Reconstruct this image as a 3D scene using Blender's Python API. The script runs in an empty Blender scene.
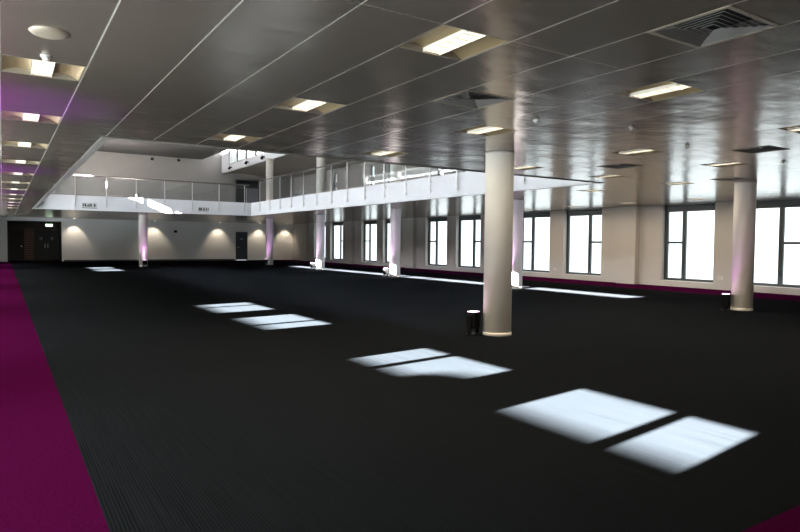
import bpy, bmesh, math, random
from mathutils import Vector, Matrix

random.seed(7)
S = bpy.context.scene
COL = S.collection
PI = math.pi

# ------------------------------------------------------------------ camera, sky, sun, exposure
H = 2.95                  # lower ceiling
EYE = 1.4801
F_PX, YAW, PITCH, ROLL = 614.21, 0.5746, -0.0375, 0.0094
cam_data = bpy.data.cameras.new('camera')
cam = bpy.data.objects.new('camera', cam_data)
COL.objects.link(cam)
cam_data.sensor_width = 36.0
cam_data.lens = F_PX / 800 * 36.0
cam_data.clip_start, cam_data.clip_end = 0.05, 500
fw = Vector((math.sin(YAW) * math.cos(PITCH), math.cos(YAW) * math.cos(PITCH), math.sin(PITCH)))
rt = Vector((math.cos(YAW), -math.sin(YAW), 0))
up = rt.cross(fw)
r2 = rt * math.cos(ROLL) + up * math.sin(ROLL)
u2 = -rt * math.sin(ROLL) + up * math.cos(ROLL)
cam.matrix_world = Matrix(((r2.x, u2.x, -fw.x, 0), (r2.y, u2.y, -fw.y, 0), (r2.z, u2.z, -fw.z, EYE), (0, 0, 0, 1)))
S.camera = cam

SKY = 16.0
SKY_AWAY = 1.45
SUN = 690.0
world = bpy.data.worlds.new('sky')
S.world = world
world.use_nodes = True
bg = world.node_tree.nodes['Background']
bg.inputs['Color'].default_value = (0.90, 0.96, 1.0, 1)
# hazy morning sky, brighter on the sun's side than on the side away from it
_n, _l = world.node_tree.nodes.new, world.node_tree.links.new
_tc = _n('ShaderNodeTexCoord'); _sp = _n('ShaderNodeSeparateXYZ'); _mr = _n('ShaderNodeMapRange')
_l(_tc.outputs['Generated'], _sp.inputs[0]); _l(_sp.outputs['X'], _mr.inputs['Value'])
_mr.interpolation_type = 'SMOOTHSTEP'
_mr.inputs['From Min'].default_value = -0.9; _mr.inputs['From Max'].default_value = 0.4
_mr.inputs['To Min'].default_value = SKY; _mr.inputs['To Max'].default_value = SKY_AWAY
_l(_mr.outputs[0], bg.inputs['Strength'])

T = 0.40                  # drop of the sunbeam per metre across the hall
sun_dir = Vector((1, 0.135, -T)).normalized()
sl = bpy.data.lights.new('sun', 'SUN')
sl.energy = SUN
sl.angle = math.radians(0.53)
sl.color = (1.0, 0.97, 0.94)
so = bpy.data.objects.new('sun', sl)
COL.objects.link(so)
so.rotation_euler = sun_dir.to_track_quat('-Z', 'Y').to_euler()
so.location = (-20, 0, 20)

S.view_settings.view_transform = 'Standard'
S.view_settings.look = 'None'
S.view_settings.gamma = 1
S.view_settings.use_curve_mapping = False
S.view_settings.exposure = 0.9
S.cycles.max_bounces = 10
S.cycles.diffuse_bounces = 5
S.cycles.glossy_bounces = 4
S.cycles.transparent_max_bounces = 24
S.cycles.sample_clamp_indirect = 6.0
S.cycles.caustics_reflective = False
S.cycles.caustics_refractive = False
S.cycles.use_denoising = True

# ------------------------------------------------------------------ materials
def new_mat(name):
    m = bpy.data.materials.new(name)
    m.use_nodes = True
    return m, m.node_tree, m.node_tree.nodes['Principled BSDF']

def mat(name, col, rough=0.6, metal=0.0, spec=0.5, noise=0.0, nscale=6.0, bump=0.0, bscale=60.0):
    m, nt, b = new_mat(name)
    b.inputs['Base Color'].default_value = (*col, 1)
    b.inputs['Roughness'].default_value = rough
    b.inputs['Metallic'].default_value = metal
    b.inputs['Specular IOR Level'].default_value = spec
    tc = nt.nodes.new('ShaderNodeTexCoord')
    if noise:
        n = nt.nodes.new('ShaderNodeTexNoise')
        n.inputs['Scale'].default_value = nscale
        n.inputs['Detail'].default_value = 4
        nt.links.new(tc.outputs['Object'], n.inputs['Vector'])
        mp = nt.nodes.new('ShaderNodeMapRange')
        mp.inputs['To Min'].default_value = 1 - noise
        mp.inputs['To Max'].default_value = 1 + noise
        nt.links.new(n.outputs['Fac'], mp.inputs['Value'])
        mx = nt.nodes.new('ShaderNodeVectorMath')
        mx.operation = 'SCALE'
        mx.inputs[0].default_value = col
        nt.links.new(mp.outputs[0], mx.inputs['Scale'])
        nt.links.new(mx.outputs[0], b.inputs['Base Color'])
    if bump:
        n2 = nt.nodes.new('ShaderNodeTexNoise')
        n2.inputs['Scale'].default_value = bscale
        nt.links.new(tc.outputs['Object'], n2.inputs['Vector'])
        bp = nt.nodes.new('ShaderNodeBump')
        bp.inputs['Strength'].default_value = bump
        bp.inputs['Distance'].default_value = 0.01
        nt.links.new(n2.outputs['Fac'], bp.inputs['Height'])
        nt.links.new(bp.outputs[0], b.inputs['Normal'])
    return m

def emit(name, col, strength):
    m, nt, b = new_mat(name)
    b.inputs['Base Color'].default_value = (*[c * 0.8 for c in col], 1)
    b.inputs['Emission Color'].default_value = (*col, 1)
    b.inputs['Emission Strength'].default_value = strength
    b.inputs['Roughness'].default_value = 0.5
    return m

def glass(name, tint=(0.93, 0.96, 0.96), gloss=0.07, rough=0.02):
    m = bpy.data.materials.new(name)
    m.use_nodes = True
    nt = m.node_tree
    nt.nodes.remove(nt.nodes['Principled BSDF'])
    out = nt.nodes['Material Output']
    tr = nt.nodes.new('ShaderNodeBsdfTransparent')
    tr.inputs['Color'].default_value = (*tint, 1)
    gl = nt.nodes.new('ShaderNodeBsdfGlossy')
    gl.inputs['Roughness'].default_value = rough
    gl.inputs['Color'].default_value = (0.95, 0.97, 0.97, 1)
    mx = nt.nodes.new('ShaderNodeMixShader')
    mx.inputs[0].default_value = gloss
    nt.links.new(tr.outputs[0], mx.inputs[1])
    nt.links.new(gl.outputs[0], mx.inputs[2])
    nt.links.new(mx.outputs[0], out.inputs['Surface'])
    return m

STRIPE_PITCH = 0.019
def carpet(name, c0, c1, stripes=True):
    m, nt, b = new_mat(name)
    N, L = nt.nodes.new, nt.links.new
    tc = N('ShaderNodeTexCoord')
    mp = N('ShaderNodeMapping')
    L(tc.outputs['Object'], mp.inputs['Vector'])
    mp.inputs['Scale'].default_value = (110, 1.0, 1) if stripes else (60, 60, 60)
    n = N('ShaderNodeTexNoise')
    n.inputs['Scale'].default_value = 1.0
    n.inputs['Detail'].default_value = 2
    L(mp.outputs[0], n.inputs['Vector'])
    wv = N('ShaderNodeTexWave'); wv.wave_type = 'BANDS'; wv.bands_direction = 'X'
    wv.inputs['Scale'].default_value = 0.31416 / STRIPE_PITCH
    wv.inputs['Distortion'].default_value = 0.6; wv.inputs['Detail'].default_value = 1
    wv.inputs['Detail Scale'].default_value = 0.5
    L(tc.outputs['Object'], wv.inputs['Vector'])
    wm = N('ShaderNodeMath'); wm.operation = 'MULTIPLY_ADD'
    L(wv.outputs['Fac'], wm.inputs[0]); wm.inputs[1].default_value = 0.35 if stripes else 0.0
    n2 = N('ShaderNodeTexNoise')
    n2.inputs['Scale'].default_value = 130
    n2.inputs['Detail'].default_value = 3
    L(tc.outputs['Object'], n2.inputs['Vector'])
    n3 = N('ShaderNodeTexNoise')
    n3.inputs['Scale'].default_value = 0.5
    n3.inputs['Detail'].default_value = 3
    L(tc.outputs['Object'], n3.inputs['Vector'])
    a = N('ShaderNodeMath'); a.operation = 'MULTIPLY_ADD'
    L(n2.outputs['Fac'], a.inputs[0]); a.inputs[1].default_value = 0.35
    wn_ = N('ShaderNodeMath'); wn_.operation = 'MULTIPLY'; L(n.outputs['Fac'], wn_.inputs[0]); wn_.inputs[1].default_value = 0.65 if stripes else 1.0
    L(wn_.outputs[0], wm.inputs[2])
    L(wm.outputs[0], a.inputs[2])
    a2 = N('ShaderNodeMath'); a2.operation = 'MULTIPLY_ADD'
    L(n3.outputs['Fac'], a2.inputs[0]); a2.inputs[1].default_value = 0.15
    L(a.outputs[0], a2.inputs[2])
    r = N('ShaderNodeMapRange')
    r.inputs['From Min'].default_value = 0.42 if stripes else 0.55
    r.inputs['From Max'].default_value = 1.02 if stripes else 0.95
    L(a2.outputs[0], r.inputs['Value'])
    mx = N('ShaderNodeMix'); mx.data_type = 'RGBA'
    mx.inputs[6].default_value = (*c0, 1)
    mx.inputs[7].default_value = (*c1, 1)
    L(r.outputs[0], mx.inputs[0])
    L(mx.outputs[2], b.inputs['Base Color'])
    b.inputs['Roughness'].default_value = 0.85
    b.inputs['Specular IOR Level'].default_value = 0.0
    bp = N('ShaderNodeBump')
    bp.inputs['Strength'].default_value = 0.25
    bp.inputs['Distance'].default_value = 0.004
    L(a.outputs[0], bp.inputs['Height'])
    L(bp.outputs[0], b.inputs['Normal'])
    return m

def ceiling_metal():
    """satin metal tiles 0.625 m wide running down the hall, cross joints every 2.5 m"""
    m, nt, b = new_mat('ceiling_metal_tiles')
    N, L = nt.nodes.new, nt.links.new
    tc = N('ShaderNodeTexCoord')
    sp = N('ShaderNodeSeparateXYZ')
    L(tc.outputs['Object'], sp.inputs[0])
    def cell(sock, pitch, off, w):
        a = N('ShaderNodeMath'); a.operation = 'ADD'; a.inputs[1].default_value = off
        L(sock, a.inputs[0])
        d = N('ShaderNodeMath'); d.operation = 'DIVIDE'; d.inputs[1].default_value = pitch
        L(a.outputs[0], d.inputs[0])
        fr = N('ShaderNodeMath'); fr.operation = 'FRACT'; L(d.outputs[0], fr.inputs[0])
        fl = N('ShaderNodeMath'); fl.operation = 'FLOOR'; L(d.outputs[0], fl.inputs[0])
        s = N('ShaderNodeMath'); s.operation = 'SUBTRACT'; s.inputs[1].default_value = 0.5
        L(fr.outputs[0], s.inputs[0])
        ab = N('ShaderNodeMath'); ab.operation = 'ABSOLUTE'; L(s.outputs[0], ab.inputs[0])
        g = N('ShaderNodeMath'); g.operation = 'GREATER_THAN'
        g.inputs[1].default_value = 0.5 - w / pitch / 2
        L(ab.outputs[0], g.inputs[0])
        return g.outputs[0], fl.outputs[0], s.outputs[0]
    jx, ix, fx = cell(sp.outputs['X'], 0.625, 20.0, 0.0115)
    jy, iy, fy = cell(sp.outputs['Y'], 2.53, 50.6 + 0.29 - 3.65, 0.010)
    # per-tile tilt and tone
    cv = N('ShaderNodeCombineXYZ'); L(ix, cv.inputs[0]); L(iy, cv.inputs[1])
    wn = N('ShaderNodeTexWhiteNoise'); wn.noise_dimensions = '3D'; L(cv.outputs[0], wn.inputs['Vector'])
    col = N('ShaderNodeMix'); col.data_type = 'RGBA'
    col.inputs[6].default_value = (*CEIL_A, 1)
    col.inputs[7].default_value = (*CEIL_B, 1)
    L(wn.outputs['Value'], col.inputs[0])
    jc = N('ShaderNodeMix'); jc.data_type = 'RGBA'
    jc.inputs[7].default_value = (0.62, 0.57, 0.50, 1)
    jf = N('ShaderNodeMath'); jf.operation = 'MULTIPLY_ADD'; jf.use_clamp = True
    L(jy, jf.inputs[0]); jf.inputs[1].default_value = 0.25; 
    jx2 = N('ShaderNodeMath'); jx2.operation = 'MULTIPLY'; L(jx, jx2.inputs[0]); jx2.inputs[1].default_value = 0.8
    L(jx2.outputs[0], jf.inputs[2])
    L(jf.outputs[0], jc.inputs[0])
    L(col.outputs[2], jc.inputs[6])
    L(jc.outputs[2], b.inputs['Base Color'])
    b.inputs['Metallic'].default_value = CEIL_METAL
    b.inputs['Roughness'].default_value = CEIL_ROUGH
    b.inputs['Specular IOR Level'].default_value = 0.5
    # every tile hangs a little differently and sags a little: breaks the reflections up
    mp = N('ShaderNodeMapping'); mp.inputs['Scale'].default_value = (1.3, 2.2, 1)
    L(tc.outputs['Object'], mp.inputs['Vector'])
    nz = N('ShaderNodeTexNoise'); nz.inputs['Scale'].default_value = 1.0; nz.inputs['Detail'].default_value = 2
    L(mp.outputs[0], nz.inputs['Vector'])
    sc1 = N('ShaderNodeMath'); sc1.operation = 'MULTIPLY'; sc1.inputs[1].default_value = 0.012
    L(nz.outputs['Fac'], sc1.inputs[0])
    w5 = N('ShaderNodeMath'); w5.operation = 'SUBTRACT'; w5.inputs[1].default_value = 0.5
    L(wn.outputs['Value'], w5.inputs[0])
    tl = N('ShaderNodeMath'); tl.operation = 'MULTIPLY'; L(w5.outputs[0], tl.inputs[0]); L(fx, tl.inputs[1])
    tl2 = N('ShaderNodeMath'); tl2.operation = 'MULTIPLY_ADD'; L(tl.outputs[0], tl2.inputs[0]); tl2.inputs[1].default_value = 0.012
    L(sc1.outputs[0], tl2.inputs[2])
    bp = N('ShaderNodeBump'); bp.inputs['Strength'].default_value = 1.0; bp.inputs['Distance'].default_value = 1.0
    L(tl2.outputs[0], bp.inputs['Height'])
    L(bp.outputs[0], b.inputs['Normal'])
    mt = N('ShaderNodeMath'); mt.operation = 'MULTIPLY_ADD'
    L(jf.outputs[0], mt.inputs[0]); mt.inputs[1].default_value = -CEIL_METAL; mt.inputs[2].default_value = CEIL_METAL
    L(mt.outputs[0], b.inputs['Metallic'])
    return m

LAMP_W = 27
CEIL_A, CEIL_B, CEIL_METAL, CEIL_ROUGH = (0.31, 0.256, 0.205), (0.34, 0.283, 0.23), 0.70, 0.21

M = dict(
    pierpaint=mat('taupe_wall_paint', (0.45, 0.425, 0.40), 0.7, noise=0.04, nscale=1.2),
    paint=mat('white_wall_paint', (0.75, 0.735, 0.72), 0.75, noise=0.03, nscale=1.2),
    upper=mat('grey_upper_wall_paint', (0.22, 0.215, 0.21), 0.8, noise=0.04, nscale=1.0),
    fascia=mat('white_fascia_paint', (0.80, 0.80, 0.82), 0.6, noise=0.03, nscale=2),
    litcolumn=mat('column_paint_lit_copy', (0.84, 0.83, 0.82), 0.5, noise=0.03, nscale=3, bump=0.05, bscale=25),  # whiter copy of the column paint; stronger light is put into its colour
    column=mat('cream_column_paint', (0.90, 0.85, 0.77), 0.5, noise=0.04, nscale=3, bump=0.05, bscale=25),
    carpet=carpet('charcoal_striped_carpet', (0.0020, 0.0023, 0.0027), (0.0100, 0.0114, 0.0134)),
    border=carpet('magenta_border_carpet', (0.024, 0.0011, 0.0132), (0.038, 0.0019, 0.0220), False),
    ceiling=ceiling_metal(),
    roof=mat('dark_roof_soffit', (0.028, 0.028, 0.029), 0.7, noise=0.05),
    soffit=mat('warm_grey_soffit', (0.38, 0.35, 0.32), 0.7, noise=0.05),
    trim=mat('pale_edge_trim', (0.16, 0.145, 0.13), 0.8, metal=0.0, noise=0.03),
    frame=mat('dark_window_frame', (0.035, 0.045, 0.050), 0.45, noise=0.1),
    sill=mat('white_sill_paint', (0.72, 0.71, 0.70), 0.5, noise=0.03),
    glass=glass('window_glass'),
    skyglass=glass('tinted_roof_glass', (0.22, 0.22, 0.22), 0.06),
    railglass=glass('railing_glass', (0.95, 0.97, 0.97), 0.06),
    steel=mat('brushed_steel', (0.62, 0.62, 0.62), 0.35, metal=0.8, noise=0.05, nscale=20),
    handrail=mat('dark_handrail', (0.10, 0.085, 0.08), 0.45, noise=0.1, nscale=10),
    black=mat('black_plastic', (0.0025, 0.0025, 0.0027), 0.6, spec=0.08, noise=0.1, nscale=10),
    door=mat('dark_blue_door', (0.018, 0.024, 0.034), 0.55, noise=0.1, nscale=4),
    darkdoor=mat('black_door', (0.012, 0.012, 0.013), 0.5, noise=0.1, nscale=4),
    greyglass=mat('grey_door_glass', (0.20, 0.20, 0.23), 0.2, noise=0.05),
    whiteplastic=mat('white_plastic', (0.72, 0.71, 0.68), 0.45, noise=0.02),
    gold=mat('tinted_reflector', (0.50, 0.37, 0.20), 0.40, metal=0.6, noise=0.06, nscale=12),
    housing=mat('lamp_housing', (0.30, 0.25, 0.19), 0.5, metal=0.3, noise=0.03),
    lamp=emit('lamp_diffuser', (1.0, 0.88, 0.68), 0.75),
    dim_lamp=emit('dim_lamp_diffuser', (1.0, 0.90, 0.74), 1.2),
    lamp_slat=mat('lamp_slat', (0.85, 0.80, 0.70), 0.5, noise=0.03),
    louvre=mat('grey_louvre', (0.22, 0.205, 0.19), 0.5, metal=0.3, noise=0.05),
    void=mat('dark_duct', (0.01, 0.01, 0.01), 0.9, noise=0.1),
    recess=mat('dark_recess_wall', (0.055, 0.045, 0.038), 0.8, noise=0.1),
    lens=emit('uplighter_lens', (1.0, 0.62, 0.95), 3.0),
    exit_face=emit('exit_sign_face', (0.72, 1.0, 0.70), 1.6),
    downlight=emit('downlight_lamp', (1.0, 0.88, 0.66), 10.0),
    plate=mat('pale_sign_plate', (0.60, 0.60, 0.60), 0.6, noise=0.03),
    ink=mat('black_ink', (0.012, 0.012, 0.012), 0.7, noise=0.05),
    outside=mat('grey_render_outside', (0.60, 0.58, 0.55), 0.9, noise=0.1, nscale=0.5),
)

def added_scatter():
    m = bpy.data.materials.new('added_scatter_glass')
    m.use_nodes = True
    nt = m.node_tree
    nt.nodes.remove(nt.nodes['Principled BSDF'])
    t = nt.nodes.new('ShaderNodeBsdfTranslucent')
    t.inputs['Color'].default_value = (0.65, 0.66, 0.68, 1)
    nt.links.new(t.outputs[0], nt.nodes['Material Output'].inputs['Surface'])
    return m
M['added_scatter'] = added_scatter()
def timber():
    m, nt, b = new_mat('brown_slatted_timber')
    N, L = nt.nodes.new, nt.links.new
    tc = N('ShaderNodeTexCoord')
    w = N('ShaderNodeTexWave'); w.bands_direction = 'Z'; w.inputs['Scale'].default_value = 2.6
    w.inputs['Distortion'].default_value = 0.3
    L(tc.outputs['Object'], w.inputs['Vector'])
    mx = N('ShaderNodeMix'); mx.data_type = 'RGBA'
    mx.inputs[6].default_value = (0.035, 0.018, 0.010, 1); mx.inputs[7].default_value = (0.22, 0.12, 0.065, 1)
    L(w.outputs['Fac'], mx.inputs[0]); L(mx.outputs[2], b.inputs['Base Color'])
    b.inputs['Roughness'].default_value = 0.6
    return m
M['timber'] = timber()

# ------------------------------------------------------------------ mesh helpers
class MB:
    def __init__(s):
        s.bm = bmesh.new()
    def box(s, x0, x1, y0, y1, z0, z1, bevel=0.0):
        r = bmesh.ops.create_cube(s.bm, size=1.0)
        vs = r['verts']
        for v in vs:
            v.co = Vector(((x0 + x1) / 2 + v.co.x * (x1 - x0), (y0 + y1) / 2 + v.co.y * (y1 - y0), (z0 + z1) / 2 + v.co.z * (z1 - z0)))
        if bevel:
            es = list({e for v in vs for e in v.link_edges})
            bmesh.ops.bevel(s.bm, geom=es, offset=bevel, segments=2, profile=0.5, affect='EDGES')
        return s
    def lathe(s, prof, cx=0, cy=0, seg=40, smooth=True):
        rings = []
        for (r, z) in prof:
            rings.append([s.bm.verts.new((cx + r * math.cos(2 * PI * i / seg), cy + r * math.sin(2 * PI * i / seg), z)) for i in range(seg)])
        for a, b in zip(rings, rings[1:]):
            for i in range(seg):
                f = s.bm.faces.new((a[i], a[(i + 1) % seg], b[(i + 1) % seg], b[i]))
                f.smooth = smooth
        s.bm.faces.new(list(reversed(rings[0])))
        s.bm.faces.new(rings[-1])
        return s
    def bar(s, p, q, r, seg=10):
        p, q = Vector(p), Vector(q)
        d = q - p
        g = bmesh.ops.create_cone(s.bm, cap_ends=True, segments=seg, radius1=r, radius2=r, depth=d.length)
        mat4 = Matrix.Translation((p + q) / 2) @ d.to_track_quat('Z', 'Y').to_matrix().to_4x4()
        bmesh.ops.transform(s.bm, matrix=mat4, verts=g['verts'])
        for v in g['verts']:
            for f in v.link_faces:
                if len(f.verts) == 4:
                    f.smooth = True
        return s
    def poly(s, pts):
        s.bm.faces.new([s.bm.verts.new(p) for p in pts])
        return s
    def prism(s, pts2, axis, a, b):
        """extrude a 2-D outline along an axis ('X' or 'Y' or 'Z') from a to b"""
        def mk(p, t):
            return {'X': (t, p[0], p[1]), 'Y': (p[0], t, p[1]), 'Z': (p[0], p[1], t)}[axis]
        A = [s.bm.verts.new(mk(p, a)) for p in pts2]
        B = [s.bm.verts.new(mk(p, b)) for p in pts2]
        n = len(pts2)
        s.bm.faces.new(A); s.bm.faces.new(list(reversed(B)))
        for i in range(n):
            s.bm.faces.new((A[i], B[i], B[(i + 1) % n], A[(i + 1) % n]))
        return s
    def build(s, name, m, parent=None, loc=(0, 0, 0)):
        bmesh.ops.recalc_face_normals(s.bm, faces=s.bm.faces)
        me = bpy.data.meshes.new(name)
        s.bm.to_mesh(me); s.bm.free()
        me.materials.append(m)
        o = bpy.data.objects.new(name, me)
        COL.objects.link(o)
        o.location = loc
        if parent:
            o.parent = parent
        return o

def tag(o, label=None, cat=None, group=None, kind=None):
    if label: o['label'] = label
    if cat: o['category'] = cat
    if group: o['group'] = group
    if kind: o['kind'] = kind
    return o
def empty(name, loc, rz=0):
    o = bpy.data.objects.new(name, None)
    COL.objects.link(o)
    o.location = loc
    o.rotation_euler = (0, 0, rz)
    o.empty_display_size = 0.1
    return o
def struct(o, label=None):
    o['kind'] = 'structure'
    if label: o['label'] = label
    return o
def copy_tree(o, parent=None):
    c = o.copy()
    COL.objects.link(c)
    if parent: c.parent = parent
    for ch in list(o.children):
        copy_tree(ch, c)
    return c
def place(proto, first, loc, rz, label, group=None):
    r = proto if first else copy_tree(proto)
    r.location = loc
    r.rotation_euler = (0, 0, rz)
    r['label'] = label
    if group: r['group'] = group
    return r

# ------------------------------------------------------------------ dimensions
XL, XR, Y0, YF = -1.5, 20.35, -1.6, 47.9
BAY, C0 = 7.5, 3.86                     # window bay pitch and first bay centre
COLS_Y = [7.61 + 7.5 * k for k in range(5)]
CX1, CX2 = 14.38, 6.77                  # the two column lines
VX0, VX1, VY0, VY1 = 1.3125, 11.9, 9.72, 34.0   # the open void
ZU = 3.67                               # upper floor / fascia top
ZR = 7.7                                # main roof soffit

# ------------------------------------------------------------------ floor
struct(MB().box(0.44, 18.2, 1.66, YF, -0.2, 0.0).build('floor', M['carpet']), 'charcoal carpet with fine stripes running down the hall')
fb = MB()
fb.box(XL, 0.44, Y0, YF, -0.2, 0.0)
fb.box(18.2, XR, Y0, YF, -0.2, 0.0)
fb.box(0.44, 18.2, Y0, 1.66, -0.2, 0.0)
struct(fb.build('floor_border', M['border']), 'magenta carpet border along the walls')

# ------------------------------------------------------------------ walls
WT = 0.36
def window_wall(name, x0, x1, upper):
    b = MB()
    b.box(x0, x1, Y0, YF, 0, 0.20)
    edges = [Y0]
    for k in range(-1, 6):
        c = C0 + BAY * k
        for (a, d) in ((c - 2.4, c - 0.4), (c + 0.4, c + 2.4)):
            if a > Y0 + 0.05 and d < YF - 0.05:
                edges += [a, d]
    edges.append(YF)
    for i in range(0, len(edges) - 1, 2):
        b.box(x0, x1, edges[i], edges[i + 1], 0.20, H)
    return b
def upper_openings(b, x0, x1, ops, z0, z1):
    """solid band z0..z1 with openings (ya, yb, za, zb), all sharing one za, zb"""
    za, zb = ops[0][2], ops[0][3]
    b.box(x0, x1, Y0, YF, z0, za)
    b.box(x0, x1, Y0, YF, zb, z1)
    y = Y0
    for (ya, yb, _, _) in ops:
        b.box(x0, x1, y, ya, za, zb)
        y = yb
    b.box(x0, x1, y, YF, za, zb)

# right wall: two windows to a bay below, narrow paired windows on the upper floor
wr = window_wall('wall_right', XR, XR + WT, True)
UPW = []
for k in range(0, 6):
    c = C0 + BAY * k
    UPW += [(c - 1.45, c - 0.75, 4.75, 6.55), (c + 0.75, c + 1.45, 4.75, 6.55)]
upper_openings(wr, XR, XR + WT, UPW, H, 6.9)
for y in [0.11] + COLS_Y + [45.11]:
    wr.box(XR - 0.24, XR, y - 0.42, y + 0.42, 0.0, H)
struct(wr.build('wall_right', M['pierpaint']), 'pale taupe wall of paired tall windows and broad piers')
# left wall: the same windows, and a clerestory slot high up over the void
wl = window_wall('wall_left', XL - WT, XL, True)
ZS0, ZS1 = T * (14.62 - XL + 0.2), T * (15.55 - XL + 0.2)
ZS2 = 5.5
ops = [(8.3 + 5.2 * i, 8.3 + 5.2 * i + 5.05, ZS2, ZS1) for i in range(7)]
upper_openings(wl, XL - WT, XL, ops, H, ZR + 0.1)
struct(wl.build('wall_left', M['paint']))
for i, (ya, yb, za, zc) in enumerate(ops):
    w_ = empty('window_%d' % (60 + i), (XL - 0.2, (ya + yb) / 2, za)); struct(w_)
    hw_ = (yb - ya) / 2
    MB().box(-0.03, 0.03, -hw_, hw_, ZS0 - za - 0.03, ZS0 - za + 0.0).build('transom', M['frame'], w_)
    MB().box(-0.005, 0.005, -hw_, hw_, 0, ZS0 - za - 0.03).build('added_scatter_pane', M['added_scatter'], w_)  # unseen translucent pane, added to throw scattered sun on columns and balcony edge
struct(MB().box(XL - WT, XR + WT, Y0 - 0.3, Y0, 0, 8.9).build('wall_near', M['paint']))
# far wall: lower storey with the entrance recess and the single door, upper storey grey
RX0, RX1, RZ = 0.28, 3.42, 2.72
DX0, DX1, DZ = 15.5, 16.46, 2.24
wf = MB()
wf.box(XL - WT, RX0, YF, YF + 0.3, 0, H)
wf.box(RX0, RX1, YF, YF + 0.3, RZ, H)
wf.box(RX1, DX0, YF, YF + 0.3, 0, H)
wf.box(DX0, DX1, YF, YF + 0.3, DZ, H)
wf.box(DX1, XR + WT, YF, YF + 0.3, 0, H)
struct(wf.build('wall_far', M['paint']), 'white far wall washed by downlights')
UDX0, UDX1, UDZ = 15.5, 17.42, 6.36
wu = MB()
wu.box(XL - WT, UDX0, YF, YF + 0.3, H, 8.9)
wu.box(UDX0, UDX1, YF, YF + 0.3, H, ZU)
wu.box(UDX0, UDX1, YF, YF + 0.3, UDZ, 8.9)
wu.box(UDX1, XR + WT, YF, YF + 0.3, H, 8.9)
struct(wu.build('wall_far_upper', M['upper']), 'grey far wall of the upper floor')
# entrance recess
rc = MB()
rc.box(RX0 - 0.1, RX0, YF + 0.3, 50.6, 0, RZ + 0.1)
rc.box(RX1, RX1 + 0.1, YF + 0.3, 50.6, 0, RZ + 0.1)
rc.box(RX0, RX1, YF + 0.3, 50.6, RZ, RZ + 0.1)
rc.box(RX0 - 0.1, RX1 + 0.1, 50.6, 50.7, -0.1, RZ + 0.1)
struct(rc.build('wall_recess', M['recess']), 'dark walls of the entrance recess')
struct(MB().box(RX0 - 0.1, RX1 + 0.1, YF, 50.6, -0.2, 0.0).build('floor_recess', M['border']))

# ------------------------------------------------------------------ ceiling (cells left open for the fittings)
LIGHT_X = [0.3125, 2.8125, 5.3125, 8.4375, 10.9375, 13.4375, 18.4375]
LIGHT_Y = [3.65 + 2.53 * k for k in range(13)]
TW, TL = 0.625, 0.58
def in_ceiling(x, y):
    return not (VX0 < x < VX1 and VY0 < y < VY1)
light_spots, vent_spots = [], []
for x in LIGHT_X:
    for k, y in enumerate(LIGHT_Y):
        if not in_ceiling(x, y): continue
        if x < 1 or (y < 9 and x < 13) or (x == 13.4375 and 1 < k < 4) or (x == 18.4375 and 2 < k < 7):
            light_spots.append((x, y, k))
vent_spots = [(4.0625, 2.40), (4.0625, 4.93), (9.6875, 4.93), (13.4375, 7.45), (9.6875, 7.45)]
holes = [(x, y) for x, y, _ in light_spots] + vent_spots
light_spots = [t for t in light_spots if not any(abs(t[0] - v[0]) < .5 and abs(t[1] - v[1]) < .6 for v in vent_spots)]
holes = [(x, y) for x, y, _ in light_spots] + vent_spots
xs = sorted({XL, VX0, VX1, XR} | {round(h[0] - TW / 2, 4) for h in holes} | {round(h[0] + TW / 2, 4) for h in holes})
ys = sorted({Y0, VY0, VY1, YF} | {round(h[1] - TL / 2, 4) for h in holes} | {round(h[1] + TL / 2, 4) for h in holes})
cb = MB()
vert = {}
def gv(i, j):
    if (i, j) not in vert:
        vert[(i, j)] = cb.bm.verts.new((xs[i], ys[j], H))
    return vert[(i, j)]
for i in range(len(xs) - 1):
    for j in range(len(ys) - 1):
        mx_, my_ = (xs[i] + xs[i + 1]) / 2, (ys[j] + ys[j + 1]) / 2
        if not in_ceiling(mx_, my_): continue
        if any(abs(mx_ - hx) < TW / 2 and abs(my_ - hy) < TL / 2 for hx, hy in holes): continue
        cb.bm.faces.new((gv(i, j), gv(i, j + 1), gv(i + 1, j + 1), gv(i + 1, j)))
ceil = struct(cb.build('ceiling', M['ceiling']), 'satin metal tiled ceiling with long pale joints')
for p in ceil.data.polygons:
    if p.normal.z > 0: p.flip()
# slab above the ceiling = the upper floor
slab = MB()
zb = H + 0.16
slab.box(XL, VX0 - 0.11, Y0, YF, zb, ZU)
slab.box(VX0 - 0.11, VX1 + 0.11, Y0, VY0 - 0.11, zb, ZU)
slab.box(VX1 + 0.11, XR, Y0, YF, zb, ZU)
slab.box(VX0 - 0.11, VX1 + 0.11, VY1 + 0.11, YF, zb, ZU)
struct(slab.build('floor_upper', M['soffit']))
# fascias around the void
struct(MB().box(VX1, VX1 + 0.11, VY0 - 0.11, VY1 + 0.11, H - 0.005, ZU).build('trim_1', M['fascia']), 'long white balcony edge running down the hall')
struct(MB().box(VX0 - 0.11, VX1, VY1, VY1 + 0.11, H - 0.005, ZU).build('trim_2', M['fascia']), 'white balcony edge facing down the hall')
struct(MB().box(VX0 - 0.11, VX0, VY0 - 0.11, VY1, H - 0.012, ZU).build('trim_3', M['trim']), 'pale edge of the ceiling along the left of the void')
struct(MB().box(VX0, VX1, VY0 - 0.11, VY0, H - 0.010, ZU).build('trim_4', M['trim']), 'near edge of the ceiling at the void')

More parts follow.
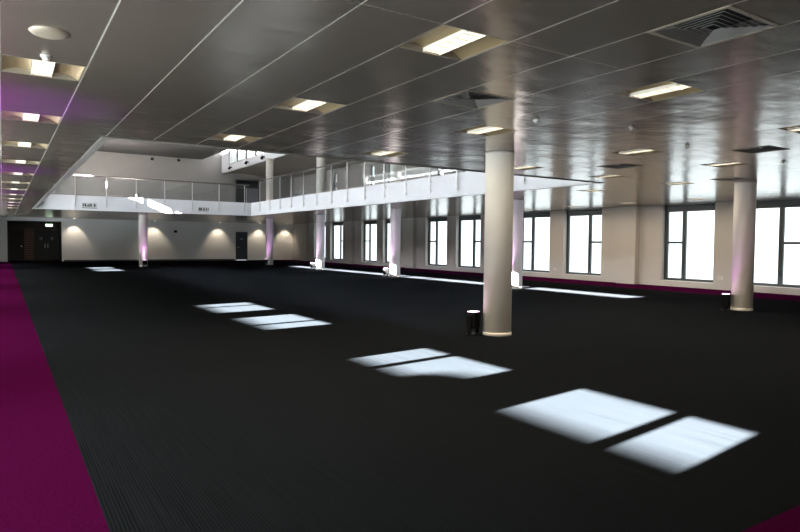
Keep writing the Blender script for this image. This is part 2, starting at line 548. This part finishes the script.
# ------------------------------------------------------------------ roof and rooflight
SX0, SX1, SZ = 12.9, 14.4, 8.8
SKY_Y0 = 3.0
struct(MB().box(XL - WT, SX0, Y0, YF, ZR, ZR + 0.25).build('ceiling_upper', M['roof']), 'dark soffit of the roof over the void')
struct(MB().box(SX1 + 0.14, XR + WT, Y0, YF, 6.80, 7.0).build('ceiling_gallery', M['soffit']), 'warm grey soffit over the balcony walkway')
up_ = MB()
up_.box(SX0 - 0.14, SX0, Y0, YF, ZR + 0.25, SZ)
up_.box(SX0, SX1, Y0, SKY_Y0, ZR, SZ)
struct(up_.build('wall_rooflight_left', M['fascia']))
ups = MB()
ups.box(SX1, SX1 + 0.14, Y0, YF, 6.74, 7.25)
ups.box(SX1, SX1 + 0.14, Y0, YF, 8.55, SZ)
y = YF
yy = 46.2
segs = []
while yy - 1.75 > SKY_Y0:
    segs.append((yy - 1.75, yy)); yy -= 1.95
ups.box(SX1, SX1 + 0.14, segs[0][1], YF, 7.25, 8.55)
for (a, b_), nx in zip(segs, segs[1:] + [None]):
    ups.box(SX1, SX1 + 0.14, (nx[1] if nx else Y0), a, 7.25, 8.55)
struct(ups.build('wall_rooflight_right', M['fascia']), 'white rooflight upstand with a row of windows')
rl = empty('window_30', (0, 0, 0)); struct(rl)
MB().box(SX0, SX1 + 0.14, SKY_Y0, YF, SZ, SZ + 0.02).build('pane', M['skyglass'], rl)
bars = MB()
for i in range(12):
    yb_ = YF - 3.75 * i - 0.1
    if yb_ > SKY_Y0: bars.box(SX0, SX1, yb_ - 0.05, yb_ + 0.05, SZ - 0.12, SZ)
bars.build('glazing_bar', M['fascia'], rl)
rw = empty('window_31', (0, 0, 0)); struct(rw)
rp = MB()
for (a, b_) in segs: rp.box(SX1 + 0.06, SX1 + 0.075, a, b_, 7.25, 8.55)
rp.build('pane', M['glass'], rw)
rf_ = MB()
for (a, b_) in segs:
    rf_.box(SX1 + 0.03, SX1 + 0.10, a, a + 0.05, 7.25, 8.55)
    rf_.box(SX1 + 0.03, SX1 + 0.10, b_ - 0.05, b_, 7.25, 8.55)
    rf_.box(SX1 + 0.03, SX1 + 0.10, a + 0.05, b_ - 0.05, 7.25, 7.30)
rf_.build('frame', M['frame'], rw)

# the block across the way: its roof line cuts the low sun
bx = -16.0
bt = T * (3.86 - bx)
nb = empty('neighbouring_building', (bx - 6, 20, 0))
struct(nb)
MB().box(-6, 6, -90, 90, -0.2, bt).build('walls', M['outside'], nb)
for (ya, yb) in ((13.4, 28.4), (34.9, 80.0)):
    MB().box(-6, 6, ya - 20, yb - 20, bt, bt + 2.2).build('tower', M['outside'], nb)
vy = 5.05 - 0.135 * (3.66 - bx) - 20
MB().prism([(vy + 0.62 * math.cos(PI - PI * i / 14), bt + 0.27 * math.sin(PI - PI * i / 14)) for i in range(15)], 'X', 3.0, 5.9).build('roof_vent', M['outside'], nb)

# ------------------------------------------------------------------ windows
wn_count = [0]
def make_window(side, y, sgn, label=None):
    """sgn = +1: narrow transomed light at the high-Y end"""
    wn_count[0] += 1
    rz = -PI / 2 if side == 'R' else PI / 2
    w = empty('window_%d' % wn_count[0], (XR if side == 'R' else XL, y, 0.20), rz)
    struct(w, label)
    s = sgn * (-1 if side == 'R' else 1)        # local x of the narrow end
    d0, d1, W, hh = 0.20, 0.28, 1.0, H - 0.20
    f = MB()
    f.box(-W, -W + 0.125, d0, d1, 0, hh); f.box(W - 0.125, W, d0, d1, 0, hh)
    f.box(-W + 0.125, W - 0.125, d0, d1, 0, 0.10)
    f.build('frame', M['frame'], w)
    MB().box(-W + 0.125, W - 0.125, d0 - 0.05, d1, hh - 0.25, hh).build('head_panel', M['frame'], w)
    m_ = s * 0.24
    MB().box(m_ - 0.07, m_ + 0.07, d0, d1, 0.10, hh - 0.25).build('mullion', M['frame'], w)
    a, b_ = sorted((m_ + s * 0.07, s * (W - 0.125)))
    MB().box(a, b_, d0, d1, 1.35, 1.43).build('transom', M['frame'], w)
    MB().box(a, b_, d0 + 0.035, d0 + 0.045, 0.10, 1.35).build('pane', M['glass'], w)
    MB().box(a, b_, d0 + 0.035, d0 + 0.045, 1.43, hh - 0.25).build('pane', M['glass'], w)
    a, b_ = sorted((m_ - s * 0.07, -s * (W - 0.125)))
    MB().box(a, b_, d0 + 0.035, d0 + 0.045, 0.10, hh - 0.25).build('pane', M['glass'], w)
    MB().box(-W, W, 0.02, d0, 0.0, 0.012).build('sill', M['sill'], w)
for k in range(-1, 6):
    c = C0 + BAY * k
    for side in 'RL':
        for sg in (-1, 1):
            y = c + sg * 1.4
            if y - 1.0 < Y0 + 0.05: continue
            make_window(side, y, sg)
for i, (ya, yb_, za, zb_) in enumerate(UPW):
    wn_count[0] += 1
    if wn_count[0] in (30, 31): wn_count[0] = 32
    w = empty('window_%d' % wn_count[0], (XR, (ya + yb_) / 2, za), -PI / 2)
    struct(w)
    hw, hh = (yb_ - ya) / 2, zb_ - za
    f = MB()
    f.box(-hw, -hw + 0.05, 0.15, 0.22, 0, hh); f.box(hw - 0.05, hw, 0.15, 0.22, 0, hh)
    f.box(-hw + 0.05, hw - 0.05, 0.15, 0.22, 0, 0.05); f.box(-hw + 0.05, hw - 0.05, 0.15, 0.22, hh - 0.05, hh)
    f.build('frame', M['frame'], w)
    MB().box(-hw + 0.05, hw - 0.05, 0.15, 0.22, hh * 0.42, hh * 0.62).build('transom', M['upper'], w)
    MB().box(-hw + 0.05, hw - 0.05, 0.18, 0.19, 0.05, hh * 0.42).build('pane', M['glass'], w)
    MB().box(-hw + 0.05, hw - 0.05, 0.18, 0.19, hh * 0.62, hh - 0.05).build('pane', M['glass'], w)

# white skirting along the far wall, thin grey floor trim by the right wall
struct(MB().box(RX1 + 0.1, DX0 - 0.08, YF - 0.02, YF, 0, 0.10).build('baseboard_far', M['frame']))

# ------------------------------------------------------------------ doors
d1 = empty('door_1', ((DX0 + DX1) / 2, YF, 0)); struct(d1, 'dark single door in the white far wall')
hw = (DX1 - DX0) / 2
MB().box(-hw + 0.06, hw - 0.06, 0.03, 0.08, 0.01, DZ - 0.06).build('leaf', M['door'], d1)
fr = MB(); fr.box(-hw, -hw + 0.06, -0.02, 0.14, 0, DZ); fr.box(hw - 0.06, hw, -0.02, 0.14, 0, DZ); fr.box(-hw + 0.06, hw - 0.06, -0.02, 0.14, DZ - 0.06, DZ)
fr.build('frame', M['frame'], d1)
MB().box(-0.13, 0.13, 0.022, 0.03, 1.62, 1.72).build('door_sign', M['louvre'], d1)
hd = MB(); hd.bar((-0.34, -0.02, 1.02), (-0.20, -0.02, 1.02), 0.012); hd.bar((-0.34, -0.02, 1.02), (-0.34, 0.03, 1.02), 0.012)
hd.build('handle', M['steel'], d1)
# recess: left door, slatted timber panel, double doors
d2 = empty('door_2', (0.82, 50.6, 0)); struct(d2, 'dark door at the left of the entrance recess')
MB().box(-0.44, 0.44, -0.05, 0, 0.0, 2.1).build('leaf', M['darkdoor'], d2)
MB().lathe([(0.0, 0), (0.05, 0.0), (0.05, 0.01)], 0, 0, 20).build('escutcheon', M['steel'], d2, (0.3, -0.06, 1.0)).rotation_euler = (PI / 2, 0, 0)
tp = MB()
for i in range(16):
    tp.box(1.30, 1.86, 50.54, 50.585, 0.08 + i * 0.135, 0.08 + i * 0.135 + 0.11)
tp.box(1.30, 1.86, 50.585, 50.598, 0.05, 2.25)
tag(tp.build('timber_panel', M['timber']), 'brown slatted timber panel between the doors of the entrance recess', 'wall panel')
d3 = empty('door_3', (2.64, 50.6, 0)); struct(d3, 'black double doors with two round windows')
for s in (-1, 1):
    x0, x1 = sorted((s * 0.005, s * 0.70))
    lf = MB().box(x0, x1, -0.05, 0, 0.0, 2.1).build('leaf', M['darkdoor'], d3)
    g = MB().lathe([(0.0, 0), (0.11, 0), (0.11, 0.015), (0.0, 0.016)], 0, 0, 24).build('round_window', M['greyglass'], lf, (s * 0.35, -0.05, 1.55))
    g.rotation_euler = (PI / 2, 0, 0)
    MB().box(s * 0.09 - 0.015, s * 0.09 + 0.015, -0.09, -0.05, 0.9, 1.2).build('handle', M['steel'], lf)
du = empty('door_4', ((UDX0 + UDX1) / 2, YF, ZU)); struct(du, 'dark double door on the upper floor with one grey glazed leaf')
hw = (UDX1 - UDX0) / 2; hz = UDZ - ZU
fr = MB(); fr.box(-hw, -hw + 0.07, -0.02, 0.14, 0, hz); fr.box(hw - 0.07, hw, -0.02, 0.14, 0, hz)
fr.box(-hw + 0.07, hw - 0.07, -0.02, 0.14, hz - 0.07, hz); fr.box(-hw + 0.07, hw - 0.07, -0.02, 0.14, 2.05, 2.15)
fr.build('frame', M['frame'], du)
MB().box(-hw + 0.07, hw - 0.07, 0.03, 0.08, 2.15, hz - 0.07).build('transom_panel', M['darkdoor'], du)
MB().box(-hw + 0.07, -0.10, 0.03, 0.08, 0.01, 2.05).build('leaf', M['darkdoor'], du)
tag(MB().box(-0.06, hw - 0.07, 0.03, 0.08, 0.01, 2.05).build('leaf', M['greyglass'], du), 'grey glazed leaf')
MB().box(-0.10, -0.06, 0.0, 0.09, 0.01, 2.05).build('meeting_stile', M['steel'], du)
# recess sign
ex = empty('exit_sign', (2.70, YF + 0.45, 2.36))
tag(ex, 'small glowing pale green sign hanging in the entrance recess', 'exit sign')
MB().box(-0.22, 0.22, -0.03, 0.03, 0, 0.20, 0.006).build('case', M['whiteplastic'], ex)
MB().box(-0.20, 0.20, -0.036, -0.031, 0.02, 0.18).build('lit_face', M['exit_face'], ex)
for sx in (-0.15, 0.15):
    MB().bar((sx, 0, 0.2), (sx, 0, RZ - 2.36), 0.006).build('suspension_rod', M['steel'], ex)

# ------------------------------------------------------------------ columns
CR = 0.228
def column_mesh(z0, z1):
    return MB().lathe([(CR, z0), (CR, z1 - 0.03), (CR + 0.006, z1 - 0.028), (CR + 0.006, z1)], 0, 0, 64)
names1 = ['round cream column on the right in front of the tall windows',
          'round brightly lit column directly behind the big near column',
          'round brightly lit column under the balcony, fourth from the far wall',
          'round brightly lit column under the balcony, second from the far wall corner',
          'slim far column under the balcony corner beside the dark single door']
names1[2] = 'round brightly lit column under the balcony in the middle of the window row'
cproto = empty('column', (0, 0, 0))
column_mesh(0.0, H).build('shaft', M['column'], cproto)
MB().lathe([(CR + 0.004, 0.0), (CR + 0.004, 0.05), (CR + 0.002, 0.054), (CR + 0.001, 0.0545)], 0, 0, 64).build('base_ring', M['column'], cproto)
cproto['category'] = 'column'; cproto['kind'] = 'thing'; cproto['group'] = 'round columns standing on the carpet'
first = True
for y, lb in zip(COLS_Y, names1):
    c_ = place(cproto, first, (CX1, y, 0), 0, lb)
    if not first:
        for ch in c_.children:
            ch.data = ch.data.copy() if ch.data.materials[0] != M['litcolumn'] else ch.data
            ch.data.materials[0] = M['litcolumn']
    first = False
place(cproto, False, (CX2, COLS_Y[0] - 0.09, 0), 0, 'thick round cream column nearest the camera at the middle of the hall')
place(cproto, False, (CX2, COLS_Y[4] - 0.09, 0), 0, 'round column with a pink glow at the middle of the far balcony')
uproto = empty('upper_column', (0, 0, ZU))
MB().lathe([(CR, 0), (CR, 6.80 - ZU - 0.12), (CR + 0.08, 6.80 - ZU - 0.05), (CR + 0.08, 6.74 - ZU)], 0, 0, 48).build('shaft', M['column'], uproto)
uproto['category'] = 'column'; uproto['kind'] = 'thing'; uproto['group'] = 'columns on the upper floor behind the railing'
ul = ['upper floor column behind the railing, beside the dark upper door',
      'upper floor column rising behind the long railing, second from the far wall',
      'upper floor column behind the long railing, third from the far wall']
for i, y in enumerate((COLS_Y[4], COLS_Y[3], COLS_Y[2])):
    place(uproto, i == 0, (CX1, y, ZU), 0, ul[i])

# ------------------------------------------------------------------ balcony railings (posts bolted to the fascia, glass, dark handrail)
def railing(name, label, origin, rz, stations, extra_end, dz=0.0):
    """local x along the edge, local -y is the void side"""
    r = empty(name, origin, rz)
    tag(r, label, 'railing')
    pm = None
    for x in stations:
        if pm is None:
            p = MB()
            p.box(-0.022, 0.022, -0.075, -0.045, -0.55, 1.02 + dz, 0.004)
            for zz in (-0.45, -0.15):
                p.bar((0, -0.05, zz), (0, 0.0, zz), 0.02)
            p.box(-0.014, 0.014, -0.06, -0.03, 1.0 + dz, 1.05 + dz)
            pm = p.build('post', M['steel'], r, (x, 0, 0))
        else:
            q = pm.copy(); COL.objects.link(q); q.parent = r; q.location = (x, 0, 0)
    a, b_ = stations[0], stations[-1] + extra_end
    h_ = MB(); h_.bar((a - 0.1, -0.05, 1.075 + dz), (b_, -0.05, 1.075 + dz), 0.030, 14)
    h_.build('handrail', M['handrail'], r)
    for x, x2 in zip(stations, stations[1:] + ([b_] if extra_end > 0.3 else [])):
        MB().box(x + 0.06, x2 - 0.06, -0.066, -0.054, 0.06, 0.98 + dz).build('glass_panel', M['railglass'], r)
    return r
ystat = [12.2 + 1.445 * k for k in range(-1, 15)]
railing('balcony_railing', 'long glass railing with steel posts on the balcony edge running down the hall', (VX1, 0, ZU), -PI / 2, [-y for y in reversed(ystat)], 0.9, 0.05)
xstat = [1.62, 3.02, 4.42, 5.81, 7.2, 8.62, 10.06, 11.5]
railing('balcony_railing', 'glass railing with bright posts on the far balcony edge above the pink lit column', (0, VY1, ZU), 0, xstat, 0.25, -0.10)

# ------------------------------------------------------------------ recessed ceiling lights
def make_light():
    r = empty('ceiling_light', (0, 0, H))
    r['category'] = 'ceiling light'; r['group'] = 'square recessed ceiling lights'
    w, l, d = TW / 2, TL / 2, 0.085
    hs = MB()
    t = 0.012
    hs.box(-w, w, -l, l, d, d + t)
    hs.box(-w, -w + t, -l, l, 0, d); hs.box(w - t, w, -l, l, 0, d)
    hs.box(-w + t, w - t, -l, -l + t, 0, d); hs.box(-w + t, w - t, l - t, l, 0, d)
    hs.build('housing', M['housing'], r)
    for s in (-1, 1):                                  # curved tinted reflector wings
        b = MB()
        n = 8
        pts = []
        for i in range(n + 1):
            u = i / n
            pts.append((s * (0.085 + (w - t - 0.085 - 0.004) * u), 0.058 * math.sin(PI * (0.20 + 0.75 * u)) - 0.004))
        pv = [(p[0], p[1] + 0.006) for p in reversed(pts)]
        b.prism(pts + pv, 'Y', -l + t + 0.003, l - t - 0.003)
        b.build('reflector', M['gold'], r)
    MB().box(-0.072, 0.072, -l + 0.02, l - 0.02, 0.008, 0.05, 0.004).build('lamp', M['lamp'], r)
    sl_ = MB()
    for i in range(5):
        yy_ = -l + 0.02 + (2 * l - 0.04) * (i + 0.5) / 5
        sl_.box(-0.076, 0.076, yy_ - 0.004, yy_ + 0.004, 0.002, 0.02)
    sl_.box(-0.080, -0.073, -l + 0.015, l - 0.015, 0.0, 0.055); sl_.box(0.073, 0.080, -l + 0.015, l - 0.015, 0.0, 0.055)
    sl_.build('lamp_basket', M['lamp_slat'], r)
    la = bpy.data.lights.new('lamp_light', 'AREA')
    la.shape = 'RECTANGLE'; la.size = 0.13; la.size_y = 0.5; la.energy = LAMP_W; la.color = (1.0, 0.84, 0.62)
    lo_ = bpy.data.objects.new('lamp_light', la); COL.objects.link(lo_); lo_.parent = r; lo_.location = (0, 0, 0.001)
    return r
ORD = ['nearest', 'second', 'third', 'fourth', 'fifth', 'sixth', 'seventh', 'eighth', 'ninth', 'tenth', 'eleventh', 'twelfth', 'thirteenth']
ROW = {0.3125: 'row over the magenta border at far left',
       2.8125: 'row left of the middle, before the void',
       5.3125: 'row just left of the thick near column',
       8.4375: 'row just right of the thick near column',
       10.9375: 'row in line with the long balcony edge',
       13.4375: 'row over the columns by the windows',
       18.4375: 'row closest to the tall windows'}
lp = make_light()
first = True
for x, y, k in light_spots:
    place(lp, first, (x, y, H), 0, '%s recessed light in the %s' % (ORD[k], ROW[x])); first = False

# ------------------------------------------------------------------ square louvred air diffusers
def make_vent():
    r = empty('air_diffuser', (0, 0, H))
    r['category'] = 'air vent'; r['group'] = 'square louvred air diffusers in the ceiling'
    w, l = TW / 2, TL / 2
    b = MB(); b.box(-w, w, -l, l, 0.10, 0.11)
    b.build('duct', M['void'], r)
    f = MB()
    f.box(-w, w, -l, -l + 0.03, -0.004, 0.012); f.box(-w, w, l - 0.03, l, -0.004, 0.012)
    f.box(-w, -w + 0.03, -l + 0.03, l - 0.03, -0.004, 0.012); f.box(w - 0.03, w, -l + 0.03, l - 0.03, -0.004, 0.012)
    f.build('frame', M['housing'], r)
    for i in range(6):                                # nested sloping square blades
        o = MB()
        a = 0.034 + i * 0.041
        wo, lo = w - a, l - a
        wi, li = wo - 0.017, lo - 0.017
        def ring(ww, ll, z): return [o.bm.verts.new(p) for p in ((-ww, -ll, z), (ww, -ll, z), (ww, ll, z), (-ww, ll, z))]
        A, B = ring(wo, lo, 0.000), ring(wi, li, 0.009)
        A2, B2 = ring(wo, lo, 0.003), ring(wi, li, 0.012)
        for j in range(4):
            k2 = (j + 1) % 4
            o.bm.faces.new((A[j], A[k2], B[k2], B[j])); o.bm.faces.new((A2[k2], A2[j], B2[j], B2[k2]))
            o.bm.faces.new((A[k2], A[j], A2[j], A2[k2])); o.bm.faces.new((B[j], B[k2], B2[k2], B2[j]))
        o.build('blade', M['louvre'], r)
    return r
vl = ['large louvred square vent at the top right, nearest the camera', 'louvred square vent above and left of the thick near column',
      'square vent at the right edge among the lights by the right column', 'square vent beyond the right column, near the windows', 'square vent between the thick near column and the right column']
vp_ = make_vent()
for i, (x, y) in enumerate(vent_spots):
    place(vp_, i == 0, (x, y, H), 0, vl[i])

# ------------------------------------------------------------------ small ceiling fittings
dm = empty('ceiling_speaker', (0.30, 5.07, H))
tag(dm, 'flat round white disc on the ceiling at the top left', 'ceiling speaker')
MB().lathe([(0.0, -0.026), (0.08, -0.025), (0.115, -0.014), (0.13, 0.0), (0.13, 0.0005)], 0, 0, 40).build('cover', M['housing'], dm)
sd = empty('smoke_detector', (0, 0, H)); sd['category'] = 'smoke detector'; sd['group'] = 'small smoke detectors on the ceiling'
MB().lathe([(0.0, -0.008), (0.040, -0.008), (0.040, 0.0)], 0, 0, 28).build('base', M['whiteplastic'], sd)
MB().lathe([(0.0, -0.036), (0.020, -0.035), (0.028, -0.025), (0.030, -0.008)], 0, 0, 28).build('sensor_head', M['whiteplastic'], sd)
for i, (x, y, lb) in enumerate(((0.31, 5.72, 'small smoke detector beside the nearest light at the far left, below the round disc'),
                                (6.60, 4.91, 'small smoke detector in the bare ceiling between two columns of lights at the right'),
                                (5.33, 5.29, 'small smoke detector just above the thick near column'),
                                (8.48, 5.35, 'small smoke detector behind a light, left of the right column'),
                                (11.3, 5.35, 'small smoke detector on the ceiling just right of the right column'),
                                (14.0, 14.4, 'small smoke detector under the balcony beside the second brightly lit column'))):
    place(sd, i == 0, (x, y, H), 0, lb)

# ------------------------------------------------------------------ downlights that wash the far wall
dl = empty('downlight', (0, 0, H)); dl['category'] = 'downlight'; dl['group'] = 'downlights washing the far wall'
MB().lathe([(0.0, -0.006), (0.07, -0.006), (0.07, 0.0)], 0, 0, 24).build('trim_ring', M['whiteplastic'], dl)
MB().lathe([(0.0, -0.010), (0.045, -0.010), (0.045, -0.006)], 0, 0, 24).build('lamp', M['downlight'], dl)
dls = bpy.data.lights.new('downlight_beam', 'SPOT')
dls.energy = 60; dls.spot_size = math.radians(82); dls.spot_blend = 0.6; dls.color = (1.0, 0.86, 0.66); dls.shadow_soft_size = 0.04
dlo = bpy.data.objects.new('downlight_beam', dls); COL.objects.link(dlo); dlo.parent = dl; dlo.location = (0, 0, -0.03); dlo.rotation_euler = (math.radians(12), 0, 0)
dlab = ['downlight by the far wall just right of the entrance recess', 'downlight by the far wall behind the pink lit column', 'downlight by the far wall left of the dark single door',
        'downlight by the far wall between the single door and the far corner column', 'downlight by the far wall in the corner by the windows']
for i, x in enumerate((4.15, 9.35, 14.1, 17.35, 19.6)):
    place(dl, i == 0, (x, YF - 0.55, H), 0, dlab[i])

# ------------------------------------------------------------------ LED uplighters at the feet of the columns
ug = empty('uplighter', (0, 0, 0)); ug['category'] = 'uplighter'; ug['group'] = 'floor uplighters beside the columns'
b = MB(); b.box(-0.09, 0.09, -0.075, 0.075, 0.10, 0.34, 0.012); b.build('body', M['black'], ug)
b = MB()
for i in range(6):
    b.box(-0.10, 0.10, -0.07 + i * 0.026, -0.058 + i * 0.026, 0.13, 0.30)
b.build('cooling_fins', M['black'], ug)
b = MB(); b.box(-0.125, -0.113, -0.03, 0.03, 0.0, 0.26); b.box(0.113, 0.125, -0.03, 0.03, 0.0, 0.26); b.box(-0.125, 0.125, -0.09, 0.09, 0.0, 0.012)
b.bar((-0.13, 0, 0.22), (0.13, 0, 0.22), 0.012); b.build('yoke', M['black'], ug)
b = MB(); b.box(-0.10, 0.10, -0.085, 0.085, 0.34, 0.37, 0.006); b.build('bezel', M['black'], ug)
b = MB(); b.box(-0.08, 0.08, -0.065, 0.065, 0.37, 0.378); b.build('lens', M['lens'], ug)
us = bpy.data.lights.new('uplight_beam', 'SPOT')
us.energy = 2.2; us.spot_size = math.radians(75); us.spot_blend = 0.7; us.color = (0.80, 0.12, 1.0); us.shadow_soft_size = 0.06
uo = bpy.data.objects.new('uplight_beam', us); COL.objects.link(uo); uo.parent = ug; uo.location = (0, 0, 0.40); uo.rotation_euler = (PI, 0, 0)
us_left = us.copy(); us_left.energy = 380; us_left.spot_blend = 1.0; us_left.spot_size = math.radians(56); us_left.color = (0.50, 0.07, 1.0)
us_far = us.copy(); us_far.energy = 9; us_far.color = (0.95, 0.40, 1.0)
us_row = us.copy(); us_row.energy = 16; us_row.color = (0.95, 0.62, 1.0)
us_near = us.copy(); us_near.energy = 22; us_near.color = (0.62, 0.10, 1.0); us_near.spot_size = math.radians(30)
ups_ = [((CX1 - 0.34, COLS_Y[0] + 0.19), 'black uplighter on the carpet beside the right column'),
        ((CX1 - 0.40, COLS_Y[1] + 0.10), 'uplighter at the foot of the brightly lit column behind the thick near column'),
        ((CX1 - 0.40, COLS_Y[2] + 0.10), 'uplighter at the foot of the brightly lit column in the middle of the window row'),
        ((CX1 - 0.40, COLS_Y[3] + 0.10), 'uplighter at the foot of the brightly lit column near the far end of the window row'),
        ((CX1 - 0.34, COLS_Y[4] - 0.22), 'uplighter at the foot of the far corner column by the single door'),
        ((CX2 - 0.33, COLS_Y[0] + 0.12), 'uplighter with a glowing lens at the foot of the thick near column'),
        ((CX2 + 0.02, COLS_Y[4] - 0.45), 'black uplighter standing in front of the pink lit column under the far balcony')]
for i, ((x, y), lb) in enumerate(ups_):
    u_ = place(ug, i == 0, (x, y, 0), 0.3, lb)
    for ch in u_.children:
        if ch.type == 'LIGHT':
            if i in (4, 6): ch.data = us_far
            elif i in (1, 2, 3): ch.data = us_row
            elif i == 5:
                ch.data = us_near; ch.rotation_euler = (PI, math.radians(-19), 0)
for i, y in enumerate((7.9, 15.4, 22.9, 30.4)):
    u_ = place(ug, False, (-0.42, y, 0), 0, 'uplighter on the magenta border by the left wall casting purple on the ceiling', 'uplighters along the left wall')
    for ch in u_.children:
        if ch.type == 'LIGHT':
            ch.data = us_left; ch.rotation_euler = (PI, math.radians(9), 0)

# ------------------------------------------------------------------ signs, spotlights and small wall fittings
def sign_plate(x0, z0, w, h, glyphs, label):
    s = empty('fascia_sign', (x0, VY1, z0))
    tag(s, label, 'sign')
    MB().box(0, w, -0.012, -0.002, 0, h).build('plate', M['plate'], s)
    g = MB()
    for (a, b_, c, d) in glyphs:
        g.box(a * w, b_ * w, -0.016, -0.012, c * h, d * h)
    g.build('lettering', M['ink'], s)
sign_plate(3.32, 3.05, 0.66, 0.27, [(0.04, 0.12, .3, .85), (0.17, 0.27, .3, .85), (0.31, 0.37, .3, .6), (0.40, 0.47, .3, .7), (0.50, 0.58, .3, .85), (0.61, 0.66, .3, .8), (0.80, 0.90, .3, .8), (0.0, 1.0, .0, .10)],
           'small pale sign with dark lettering on the far balcony edge, left of the sun streak')
sign_plate(8.95, 3.06, 0.56, 0.25, [(0.02, 0.12, .3, .95), (0.15, 0.22, .3, .95), (0.25, 0.34, .3, .95), (0.46, 0.53, .3, .95), (0.56, 0.64, .3, .7), (0.74, 0.82, .3, .95), (0.93, 0.98, .3, .95)],
           'small sign with dark lettering on the far balcony edge, right of the sun streak')
sp = empty('spotlight', (0, 0, 0)); sp['category'] = 'spotlight'; sp['group'] = 'black spotlights on the rooflight upstand'
MB().box(-0.05, 0.0, -0.05, 0.05, -0.05, 0.05).build('bracket', M['black'], sp)
b = MB().lathe([(0.0, 0.0), (0.07, 0.0), (0.10, 0.22), (0.085, 0.22)], 0, 0, 20).build('lamp_can', M['black'], sp, (-0.12, 0, 0.06))
b.rotation_euler = (0, math.radians(205), 0)
for i, (y, lb) in enumerate(((45.4, 'black spotlight on the rooflight upstand, the one nearest the far wall'), (41.7, 'black spotlight on the rooflight upstand, halfway to the upper column'),
                             (38.6, 'black spotlight on the rooflight upstand at the top of the upper column'))):
    place(sp, i == 0, (SX1, y, 6.98), 0, lb)
wc = empty('wall_speaker', (0, 0, 0)); wc['category'] = 'speaker'
MB().box(-0.10, 0.10, -0.16, -0.03, -0.09, 0.09, 0.01).build('cabinet', M['black'], wc)
MB().bar((0, -0.04, 0), (0, 0.0, 0), 0.02).build('bracket', M['black'], wc)
for i, (x, z, lb) in enumerate(((10.9, 2.18, 'small black speaker on the white far wall, right of the pink lit column'), (9.28, 7.45, 'small black speaker high on the grey upper far wall, the left one of two'),
                                (11.15, 7.50, 'small black speaker high on the grey upper far wall, the right one of two'))):
    place(wc, i == 0, (x, YF, z), 0, lb)
sk = empty('wall_socket', (0, 0, 0)); sk['category'] = 'socket'
MB().box(-0.012, 0.0, -0.075, 0.075, -0.045, 0.045, 0.003).build('plate', M['whiteplastic'], sk)
MB().box(-0.016, -0.012, -0.05, -0.01, -0.02, 0.02).build('switch', M['louvre'], sk)
MB().box(-0.016, -0.012, 0.01, 0.05, -0.02, 0.02).build('switch', M['louvre'], sk)
place(sk, True, (XR, 11.5, 0.40), 0, 'white wall socket low on the narrow pier left of the right column')
place(sk, False, (XR, 18.9, 0.40), 0, 'white wall socket low on the narrow pier between the windows behind the near columns')
